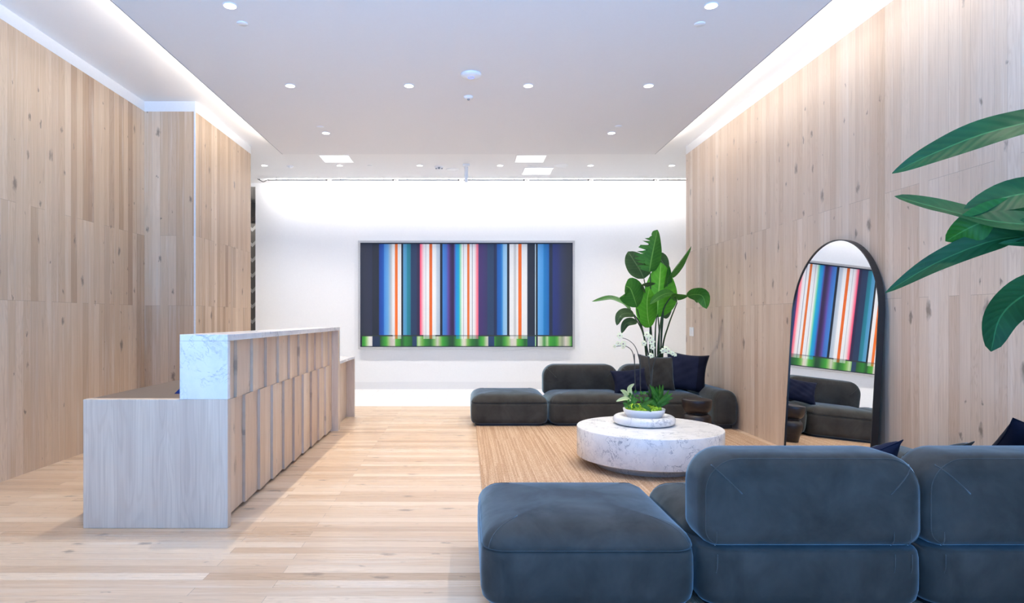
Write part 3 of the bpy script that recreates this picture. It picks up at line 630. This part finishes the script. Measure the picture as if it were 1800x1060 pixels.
# ------------------------------------------------------------------ cushions
def cushion(name, label, w, h, th, loc, rot, mat, mat2=None, band=None, n=20):
    t = thing(name, label, 'cushion', loc); t.rotation_euler = rot; t['group'] = 'scatter cushions'
    bm = B(); vs = {}
    for s in (1, -1):
        for i in range(n+1):
            for j in range(n+1):
                u, v = i/n*2-1, j/n*2-1
                k = (1-abs(u)**2.6)*(1-abs(v)**2.6)
                d = th/2*max(k, 0)**.5
                pin = 1-.13*(1-abs(u)**2)*(abs(v)**3); piv = 1-.13*(1-abs(v)**2)*(abs(u)**3)
                wr = (.007*math.sin(7*u+5*v+1.5*u*v)+.004*math.sin(15*v-9*u))*k*(1 if s > 0 else -.5)
                key = (i, j, s if 0 < i < n and 0 < j < n else 0)
                if key not in vs: vs[key] = bm.verts.new((u*w/2*piv, -s*(d+wr), h/2+v*h/2*pin))
    gv = lambda i, j, s: vs[(i, j, s if 0 < i < n and 0 < j < n else 0)]
    for s in (1, -1):
        for i in range(n):
            for j in range(n):
                q = [gv(i, j, s), gv(i+1, j, s), gv(i+1, j+1, s), gv(i, j+1, s)]
                f = bm.faces.new(q if s > 0 else q[::-1])
                u = (i+.5)/n
                if mat2 and band[0] <= u <= band[1]: f.material_index = 1
    mesh_obj('cover', bm, [mat, mat2] if mat2 else mat, t, True)
    bm = B(); e = [gv2 for gv2 in []]
    c = []
    for (ua, va, ub, vb) in ((-1, -1, 1, -1), (1, -1, 1, 1), (1, 1, -1, 1), (-1, 1, -1, -1)):
        for k in range(n):
            u, v = ua+(ub-ua)*k/n, va+(vb-va)*k/n
            pin = 1-.13*(1-abs(u)**2)*(abs(v)**3); piv = 1-.13*(1-abs(v)**2)*(abs(u)**3)
            c.append((u*w/2*piv, 0, h/2+v*h/2*pin))
    tube(bm, c, .003, 6, close=True); mesh_obj('edge_seam', bm, mat2 or mat, t, True)
    return t
R = math.radians
zs = .372
cushion('lumbar_cushion', 'navy lumbar cushion at the left of the far sofa cushion group', .43, .285, .14, (1.945, 7.52, zs-.004), (R(-18), R(-5), R(5)), 'navy')
cushion('square_cushion', 'olive velvet square cushion between the two navy cushions of the far sofa', .46, .45, .17, (2.275, 7.62, zs-.008), (R(-16), R(4), R(8)), 'velvet')
cushion('square_cushion', 'large navy square cushion with darker side bands on the far sofa', .49, .48, .17, (2.60, 7.66, zs-.008), (R(-16), R(7), R(-14)), 'navy', 'navy_dark', (.76, 1.))
# near sofa: slumped on the seat, only their upper corners show above the backrests
cushion('lumbar_cushion', 'dark navy cushion corner showing between the two foreground backrests', .40, .22, .11, (1.99, 3.26, .42), (R(40), R(-20), 0), 'navy')
cushion('square_cushion', 'olive velvet cushion tip just above the right foreground backrest', .40, .24, .11, (2.31, 3.26, .412), (R(40), R(-15), 0), 'velvet')
cushion('square_cushion', 'black navy cushion rising above the right foreground backrest', .42, .32, .13, (2.80, 3.29, .432), (R(30), R(14), 0), 'navy_dark')

# ------------------------------------------------------------------ coffee table with tray
TX, TY = 1.536, 5.40
t = thing('coffee_table', 'large round drum coffee table in veined white marble on the jute rug', 'coffee table', (TX, TY, .011))
mesh_obj('plinth', lathe([(0, 0), (.44, 0), (.44, .075), (0, .075)], 96), 'marble', t)
mesh_obj('drum', lathe([(0, .0755), (.593, .0755), (.596, .079), (.596, .314), (.593, .318), (0, .318)], 128), 'marble', t)
for o_ in t.children:
    for f in o_.data.polygons: f.use_smooth = abs(f.normal.z) < .3
ZTT = .3295
BX, BY = 1.532, 5.53
prof = [(0, .012)] + [(.19, .012)]
tr = []
for k in range(20):
    a = math.pi*1.12 - k/19*math.pi*1.75
    tr.append((.218+.044*math.cos(a), .040+.038*math.sin(a)))
prof = [(0, .033), (.168, .033)] + tr + [(.19, .002), (0, .002)]
o_ = mesh_obj('marble_tray', lathe(prof, 72), 'marble_desk', None, True, (BX, BY, ZTT)); tag(o_, 'round white marble tray with a fat rolled rim on the coffee table', 'tray')
t = thing('flower_arrangement', 'white bowl of orchids, leafy plants and moss on the marble tray', 'planter', (BX, BY, ZTT+.034))
mesh_obj('bowl', lathe([(0, 0), (.10, 0), (.125, .01), (.155, .04), (.172, .075), (.177, .098), (.172, .1), (.166, .096), (.15, .06), (.12, .03), (0, .025)], 64), 'ceramic', t, True)
TO = Vector(t.location)
# moss
bm = B()
for k in range(90):
    a = random.uniform(0, 6.283); r = .142*math.sqrt(random.random())
    bmesh.ops.create_icosphere(bm, subdivisions=2, radius=random.uniform(.014, .028), matrix=Matrix.Translation((r*math.cos(a), r*math.sin(a), .094+random.uniform(-.006, .016))))
for v in bm.verts: v.co += Vector((random.uniform(-1, 1), random.uniform(-1, 1), random.uniform(-1, 1)))*.0035
mo = mesh_obj('moss', bm, 'moss', t); mo['kind'] = 'stuff'
mesh_obj('soil', lathe([(0, .082), (.16, .082)], 40), 'soil', t)

def leaf_mesh(bm, pts, width, roll=0., n=16, fold=.22, ripple=0., droop=0., jag=0., peak=.42, wl=1., wr_=1., mi=0, lat0=None, tip=.9, ex=.62):
    uvl = bm.loops.layers.uv.verify()
    mids = catmull(pts, n); S5 = (-1, -.72, -.4, -.05, .05, .4, .72, 1); rows = []
    jl = 1.; rj = random.Random(len(bm.verts)+int(width*1000))
    for i, p in enumerate(mids):
        t = i/n; tg = (mids[min(i+1, n)]-mids[max(i-1, 0)]).normalized()
        l0 = Vector(lat0) if lat0 is not None else tg.cross(Vector((0, 1, 0)))
        l0 = (l0-tg*l0.dot(tg)); l0 = l0.normalized() if l0.length > 1e-4 else tg.orthogonal().normalized()
        n0 = tg.cross(l0)
        rl = roll[0]+(roll[1]-roll[0])*t if isinstance(roll, tuple) else roll
        lat = math.cos(rl)*l0+math.sin(rl)*n0; nm = tg.cross(lat)
        e = math.log(.5)/math.log(peak); x = t**e
        w = width*max(math.sin(math.pi*min(max(x, 0), 1)), 0)**ex
        w = max(w, width*.02)
        if jag: jl = (1-jag*rj.random()) if rj.random() < .45 else 1-.12*rj.random()
        row = []
        for s in S5:
            k = w*(wl if s < 0 else wr_*(jl if s > .5 else 1))
            row.append((p+lat*s*k+nm*(fold*abs(s)*k-droop*s*s*k+ripple*width*math.sin(t*17+s*2)*s*s), (s*.5+.5, t)))
        rows.append([(bm.verts.new(c), uv) for c, uv in row])
    for a, b in zip(rows, rows[1:]):
        for k in range(len(S5)-1):
            q = (a[k], a[k+1], b[k+1], b[k]); f = bm.faces.new([x[0] for x in q]); f.material_index = mi; f.smooth = True
            for l, x in zip(f.loops, q): l[uvl].uv = x[1]
    return bm
def local(pts, o): return [Vector(p)-o for p in pts]
def Q(zx, zy, D=5.5): return P(1060+zx/5.3, 570+zy/5.3, D)     # from the close-up of the bowl

def blossom(c, face, s, par, k):
    bm = B(); f = Vector(face).normalized(); a = f.orthogonal().normalized(); b = f.cross(a); rot = random.uniform(0, 1)
    for q in range(5):
        an = rot+q*2*math.pi/5; d = math.cos(an)*a+math.sin(an)*b; sd = f.cross(d); w = s*(.5 if q % 2 else .38)
        r = [bm.verts.new(c+f*.002)]; m1 = [bm.verts.new(c+d*s*.45+sd*x*w+f*(.004+.002*abs(x))) for x in (-1, 0, 1)]; m2 = [bm.verts.new(c+d*s*.85+sd*x*w*.75+f*.002) for x in (-1, 0, 1)]; e = bm.verts.new(c+d*s-f*.004)
        for qd in ((r[0], m1[0], m1[1]), (r[0], m1[1], m1[2]), (m1[0], m2[0], m2[1], m1[1]), (m1[1], m2[1], m2[2], m1[2]), (m2[0], e, m2[1]), (m2[1], e, m2[2])): bm.faces.new(qd)
    bmesh.ops.create_icosphere(bm, subdivisions=1, radius=s*.2, matrix=Matrix.Translation(c+f*s*.14))
    for fc in list(bm.faces)[-20:]: fc.material_index = 1
    mesh_obj('blossom', bm, ['petal', 'petal_lip'], par, True)
random.seed(11)
stems = [([(305, 640), (296, 480), (292, 350), (270, 250), (215, 205), (150, 203), (112, 212)], 5.56, [(108, 205, .017), (141, 178, .022), (188, 182, .030), (186, 208, .022)], [(303, 640), (292, 275)]),
         ([(350, 660), (345, 480), (338, 330), (300, 210), (240, 150), (182, 128)], 5.50, [(157, 106, .030)], [(349, 660), (347, 283)]),
         ([(430, 700), (443, 560), (440, 460), (420, 300), (408, 180), (415, 100)], 5.48, [(408, 95, .028), (440, 128, .032), (382, 178, .026), (455, 165, .030), (461, 215, .025), (448, 292, .026)], [(422, 700), (432, 560)]),
         ([(440, 690), (452, 470), (475, 360), (510, 292), (560, 265), (605, 264), (650, 290)], 5.44, [(556, 248, .026), (586, 228, .028), (610, 252, .028), (648, 272, .022), (670, 285, .018)], [(446, 690), (464, 420)])]
for pts, D, fl, stk in stems:
    st = mesh_obj('orchid_stem', tube(B(), local(catmull([Q(x, y, D) for x, y in pts], 28), TO), .0042, 6, .0025), 'stemdark', t, True)
    mesh_obj('stake', tube(B(), local([Q(x, y, D+.01) for x, y in stk], TO), .0038, 6), 'stemdark', st, True)
    for x, y, s in fl: blossom(Q(x, y, D-.02)-TO, (random.uniform(-.5, .3), -1, random.uniform(-.1, .3)), s*.95, st, 0)
def plant_part(name, leaves, mat, stemtop=None):
    bm = B()
    for pts, w, kw in leaves: leaf_mesh(bm, local(pts, TO), w, **kw)
    return mesh_obj(name, bm, mat, t)
V = [((280, 700), (262, 640), (235, 610), (262, 555), (292, 552)), ((270, 720), (240, 690), (215, 650), (160, 612)), ((265, 740), (215, 720), (165, 700), (122, 715)), ((290, 700), (275, 640), (250, 600), (240, 580))]
vl = [([Q(*a, 5.44) for a in ((268, 660), (245, 620), (250, 585), (292, 553))], .023, dict(roll=.3)), ([Q(*a, 5.42) for a in ((262, 690), (225, 655), (195, 625), (162, 612))], .021, dict(roll=-.5)), ([Q(*a, 5.38) for a in ((262, 715), (215, 692), (165, 702), (122, 720))], .017, dict(roll=.6)), ([Q(*a, 5.46) for a in ((280, 680), (250, 650), (222, 655), (190, 668))], .015, dict(roll=.2))]
plant_part('variegated_foliage', vl, 'leaf_var')
sm = []
for k in range(58):
    a = (random.uniform(205, 395), random.uniform(640, 790)); dx = (a[0]-300)*.35+random.uniform(-22, 22); dy = random.uniform(-34, 12); D = random.uniform(5.36, 5.52)
    sm.append(([Q(a[0], a[1], D), Q(a[0]+dx*.5, a[1]+dy*.7, D-.006), Q(a[0]+dx, a[1]+dy, D-.014)], random.uniform(.010, .017), dict(roll=random.uniform(-.9, .9), n=8)))
sm += [([Q(350, 760, 5.36), Q(400, 735, 5.35), Q(466, 712, 5.36)], .022, dict(roll=.5, n=10)), ([Q(360, 760, 5.34), Q(410, 775, 5.33), Q(450, 818, 5.34)], .02, dict(roll=.7, n=10)), ([Q(300, 740, 5.36), Q(285, 700, 5.355), Q(300, 678, 5.35)], .026, dict(n=8))]
plant_part('small_foliage', sm, 'leaf_small')
lv = []
for k in range(46):
    a = random.uniform(-1.35, 1.25); ln = random.uniform(70, 175)*(1 if abs(a) < .9 else .8); D = random.uniform(5.40, 5.56); b = (random.uniform(500, 545), random.uniform(730, 775))
    if k < 8: a = random.uniform(-.6, .0); ln = random.uniform(140, 190)
    e = (b[0]+math.sin(a)*ln, b[1]-math.cos(a)*ln*1.02)
    lv.append(([Q(*b, D), Q((b[0]*.5+e[0]*.5), (b[1]*.5+e[1]*.5)-8, D-.01), Q(*e, D-.02)], random.uniform(.012, .019), dict(roll=random.uniform(-.7, .7), n=9)))
plant_part('lance_foliage', lv, 'leaf')

# ------------------------------------------------------------------ stool
SX, SY = 2.425, 6.75
t = thing('wooden_stool', 'dark carved hourglass wooden stool in front of the far sofa', 'stool', (SX, SY, .011))
mesh_obj('body', lathe([(0, 0), (.115, 0), (.122, .006), (.128, .06), (.141, .13), (.146, .17), (.138, .205), (.115, .228), (.100, .234)], 64), 'darkwood', t, True)
mesh_obj('neck', lathe([(.100, .2345), (.098, .240), (.104, .2445)], 64), 'darkwood', t, True)
mesh_obj('seat', lathe([(.104, .245), (.118, .249), (.136, .270), (.148, .305), (.151, .345), (.151, .374), (.147, .379), (.10, .377), (0, .377)], 64), 'darkwood', t, True)

# ------------------------------------------------------------------ arched mirror leaning on the right wall
th = .058; MW, MH = 1.235, 1.865; mr_ = MW/2; MY = 5.225
t = thing('arched_mirror', 'tall arched floor mirror with thin black frame leaning on the right oak wall', 'mirror', (2.885, MY, .0125))
t.rotation_euler = (0, th, 0)
def arch(r, h, n=40, foot=0): # outline in (y,z)
    pts = [(-r, foot)] + [(-r*math.cos(math.pi*k/n), h-mr_+r*math.sin(math.pi*k/n)) for k in range(n+1)] + [(r, foot)]
    return pts
bm = B(); o1 = arch(mr_, MH); i1 = arch(mr_-.008, MH-.008+.008, foot=.01); dep = .048
vo = [[bm.verts.new((x, y, z)) for y, z in L] for L, x in ((o1, 0), (o1, dep), (i1, 0), (i1, dep))]
n = len(o1)
for a, b in ((0, 1), (1, 3), (3, 2), (2, 0)):
    for k in range(n): bm.faces.new([vo[a][k], vo[a][(k+1) % n], vo[b][(k+1) % n], vo[b][k]])
bmesh.ops.recalc_face_normals(bm, faces=bm.faces); mesh_obj('frame', bm, 'black', t)
bm = B(); i2 = arch(mr_-.0085, MH, foot=.0105); bm.faces.new([bm.verts.new((.008, y, z)) for y, z in i2][::-1]); bmesh.ops.recalc_face_normals(bm, faces=bm.faces); mesh_obj('glass', bm, 'mirror', t)
bm = B(); a = [bm.verts.new((.012, y, z)) for y, z in i2]; b = [bm.verts.new((.03, y, z)) for y, z in i2]; bm.faces.new(a); bm.faces.new(b[::-1])
for k in range(n): bm.faces.new([a[k], a[(k+1) % n], b[(k+1) % n], b[k]])
mesh_obj('backing', bm, 'blackp', t)

# switch plate
t = thing('light_switch', 'small white switch plate on the right oak wall by the far plant', 'switch', (RX, 8.65, 1.06))
mesh_obj('plate', bx(-.008, -.0002, -.075, .075, -.06, .06, bev=.003), 'plastic', t)
for y in (-.033, .033): mesh_obj('rocker', bx(-.012, -.0082, y-.018, y+.018, -.035, .035, bev=.0015), 'plastic', t)

# ------------------------------------------------------------------ far plant behind the sofa
PX, PY = 2.56, 8.52
t = thing('bird_of_paradise_plant', 'tall bird of paradise plant behind the far sofa, before the white wall', 'plant', (PX, PY, 0)); TO = Vector(t.location)
mesh_obj('pot', lathe([(0, 0), (.15, 0), (.19, .30), (.195, .34), (.18, .34), (.172, .30), (0, .30)], 48), 'pot', t, True)
mesh_obj('soil', lathe([(0, .302), (.171, .302)], 40), 'soil', t)
def Z(zx, zy, D=8.45): return P(1020+zx/3.925, 390+zy/3.925, D)
base = lambda dx, dy=0: Vector((PX+dx, PY+dy, .31))
def stem(pts, r=.014, r2=.007): return mesh_obj('stem', tube(B(), local(catmull(pts, 20), TO), r, 8, r2), 'stem', t, True)
def leaf(pts, w, mat='leaf', par=None, **kw):
    bm = B(); leaf_mesh(bm, local(pts, TO), w, **kw); return mesh_obj('leaf', bm, mat, par or t)
random.seed(3)
k_ = 8.45/F/3.925
leaf([Z(478, 345, 8.42), Z(492, 260, 8.40), Z(512, 160, 8.38), Z(533, 55, 8.42)], 105*k_, 'leaf', jag=.75, roll=.15, fold=-.25, peak=.36, wl=.72, wr_=1.15, n=34)
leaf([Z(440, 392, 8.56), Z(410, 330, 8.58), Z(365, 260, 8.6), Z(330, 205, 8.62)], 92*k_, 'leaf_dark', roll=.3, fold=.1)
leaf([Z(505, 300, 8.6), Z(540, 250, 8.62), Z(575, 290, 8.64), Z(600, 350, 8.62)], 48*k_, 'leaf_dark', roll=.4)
leaf([Z(527, 660, 8.42), Z(535, 560, 8.40), Z(545, 430, 8.40), Z(556, 280, 8.46)], 112*k_, 'leaf_bright', roll=-.15, fold=-.18, peak=.46, n=24, wl=1.15, wr_=.85)
leaf([Z(480, 730, 8.36), Z(465, 650, 8.35), Z(462, 540, 8.34), Z(478, 455, 8.38)], 80*k_, 'leaf_bright', roll=.2, fold=-.12, peak=.5)
leaf([Z(470, 730, 8.5), Z(432, 660, 8.5), Z(415, 600, 8.52), Z(405, 560, 8.54)], 62*k_, 'leaf_bright', roll=.5)
leaf([Z(392, 590, 8.32), Z(370, 520, 8.28), Z(345, 460, 8.24), Z(310, 440, 8.20)], 92*k_, 'leaf', roll=.15, fold=-.15, peak=.5)
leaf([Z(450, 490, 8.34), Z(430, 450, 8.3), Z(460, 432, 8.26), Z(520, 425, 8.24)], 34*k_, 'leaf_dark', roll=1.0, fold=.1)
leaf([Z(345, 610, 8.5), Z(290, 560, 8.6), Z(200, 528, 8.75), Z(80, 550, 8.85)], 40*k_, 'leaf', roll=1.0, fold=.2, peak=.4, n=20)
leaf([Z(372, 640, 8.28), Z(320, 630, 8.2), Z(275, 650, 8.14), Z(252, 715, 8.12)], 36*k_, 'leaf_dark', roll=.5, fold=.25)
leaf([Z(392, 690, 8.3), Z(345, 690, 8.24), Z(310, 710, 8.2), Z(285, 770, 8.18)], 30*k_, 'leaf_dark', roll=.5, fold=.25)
leaf([Z(604, 390, 8.4), Z(650, 320, 8.34), Z(700, 255, 8.28), Z(765, 168, 8.24)], 58*k_, 'leaf', roll=1.15, fold=.4, peak=.3, wl=1.3, wr_=.7)
leaf([Z(585, 470, 8.42), Z(600, 430, 8.4), Z(606, 380, 8.38), Z(612, 300, 8.36)], 34*k_, 'leaf', roll=.5, fold=.2)
leaf([Z(668, 560, 8.0), Z(645, 515, 7.95), Z(690, 510, 7.88), Z(745, 508, 7.8)], 34*k_, 'leaf', roll=.9, fold=.3)
leaf([Z(735, 512, 7.8), Z(790, 500, 7.72), Z(845, 515, 7.66), Z(872, 600, 7.62)], 52*k_, 'leaf', roll=.55, fold=.3, peak=.5)
leaf([Z(645, 492, 8.3), Z(590, 495, 8.26), Z(530, 525, 8.22), Z(480, 570, 8.2)], 32*k_, 'leaf', roll=.6, fold=.3)
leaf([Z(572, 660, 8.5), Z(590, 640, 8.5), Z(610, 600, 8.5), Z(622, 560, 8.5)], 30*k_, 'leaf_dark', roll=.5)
leaf([Z(560, 600, 8.46), Z(600, 560, 8.44), Z(616, 510, 8.44), Z(618, 455, 8.46)], 42*k_, 'leaf_bright', roll=.3)
for bx_, pts in ((-.05, [(482, 900, 8.45), (487, 600, 8.42), (482, 345, 8.42)]), (0, [(520, 960, 8.47), (518, 760, 8.45), (527, 650, 8.42)]), (-.03, [(500, 900, 8.5), (478, 620, 8.52), (440, 395, 8.56)]), (-.09, [(460, 950, 8.42), (440, 790, 8.4), (392, 600, 8.32)]), (-.11, [(455, 920, 8.4), (430, 760, 8.36), (345, 610, 8.5)]), (-.08, [(470, 920, 8.4), (420, 720, 8.34), (372, 640, 8.28)]), (-.02, [(500, 930, 8.4), (490, 820, 8.38), (480, 725, 8.36)]), (.05, [(560, 960, 8.45), (562, 700, 8.44), (604, 395, 8.4)]), (.06, [(556, 930, 8.43), (572, 640, 8.42), (588, 465, 8.42)]), (.03, [(545, 900, 8.4), (545, 760, 8.4), (535, 640, 8.4)]), (.08, [(568, 880, 8.35), (610, 710, 8.2), (668, 558, 8.0)]), (.02, [(535, 900, 8.4), (570, 620, 8.35), (645, 492, 8.3)])):
    stem([base(bx_, random.uniform(-.06, .04))] + [Z(*q) for q in pts])

# ------------------------------------------------------------------ foreground plant at the right edge
PX, PY = 2.78, 2.10
t = thing('bird_of_paradise_plant', 'broad leaved plant reaching in from the right edge of the foreground', 'plant', (PX, PY, 0)); TO = Vector(t.location)
mesh_obj('pot', lathe([(0, 0), (.16, 0), (.20, .36), (.205, .40), (.19, .40), (.18, .36), (0, .36)], 48), 'pot', t, True)
mesh_obj('soil', lathe([(0, .362), (.179, .362)], 40), 'soil', t)
q_ = 2.9/F
leaf([P(1985, 205, 2.55), P(1870, 205, 2.65), P(1740, 232, 2.85), P(1640, 270, 3.0), P(1568, 305, 3.1)], 27*q_, 'leaf_near', roll=.45, fold=.18, peak=.45, n=30, ripple=.03, ex=.75)
leaf([P(1960, 410, 2.55), P(1850, 398, 2.65), P(1740, 388, 2.8), P(1650, 366, 2.95), P(1572, 345, 3.05)], 25*q_, 'leaf_near', roll=.55, fold=.3, peak=.5, n=28, ex=.5)
leaf([P(1950, 352, 2.6), P(1860, 338, 2.7), P(1780, 344, 2.8), P(1690, 372, 2.9)], 34*q_, 'leaf_near', roll=.6, fold=.15, peak=.5)
leaf([P(1810, 372, 2.78), P(1760, 378, 2.82), P(1705, 400, 2.87), P(1662, 424, 2.95)], 30*q_, 'leaf_bright2', roll=.1, fold=.15, peak=.45)
leaf([P(1800, 365, 2.86), P(1775, 380, 2.86), P(1750, 398, 2.88), P(1722, 420, 2.9)], 42*q_, 'leaf_bright2', roll=.1, fold=.1, peak=.5)
leaf([P(1940, 470, 2.55), P(1850, 424, 2.65), P(1760, 420, 2.8), P(1650, 460, 2.95), P(1556, 515, 3.08)], 23*q_, 'leaf_near', roll=.65, fold=.25, peak=.5, n=30, ex=.7)
leaf([P(1930, 470, 2.5), P(1855, 498, 2.6), P(1795, 522, 2.7), P(1757, 560, 2.78), P(1742, 618, 2.82)], 33*q_, 'leaf_near', roll=.2, fold=.2, peak=.5, n=24, ex=.5)
leaf([P(1900, 385, 2.6), P(1850, 385, 2.65), P(1810, 392, 2.7), P(1785, 396, 2.74)], 16*q_, 'leaf_near', roll=.5)
leaf([P(1920, 428, 2.6), P(1870, 424, 2.65), P(1810, 426, 2.7), P(1755, 428, 2.74)], 12*q_, 'leaf_near', roll=.5)
for dx, e in ((0, P(1985, 190, 2.55)), (.04, P(1960, 400, 2.55)), (-.03, P(1950, 360, 2.6)), (.02, P(1940, 470, 2.55)), (-.05, P(1930, 480, 2.5)), (-.02, P(1800, 365, 2.86)), (.05, P(1790, 375, 2.78)), (.01, P(1900, 380, 2.6))):
    m = Vector((2.95+dx, 2.2, (e.z+.4)/2+.15))
    stem([Vector((PX+dx, PY+dx*.5, .37)), m, (m+e)/2+Vector((.10, -.02, .16)), e], .013, .007)
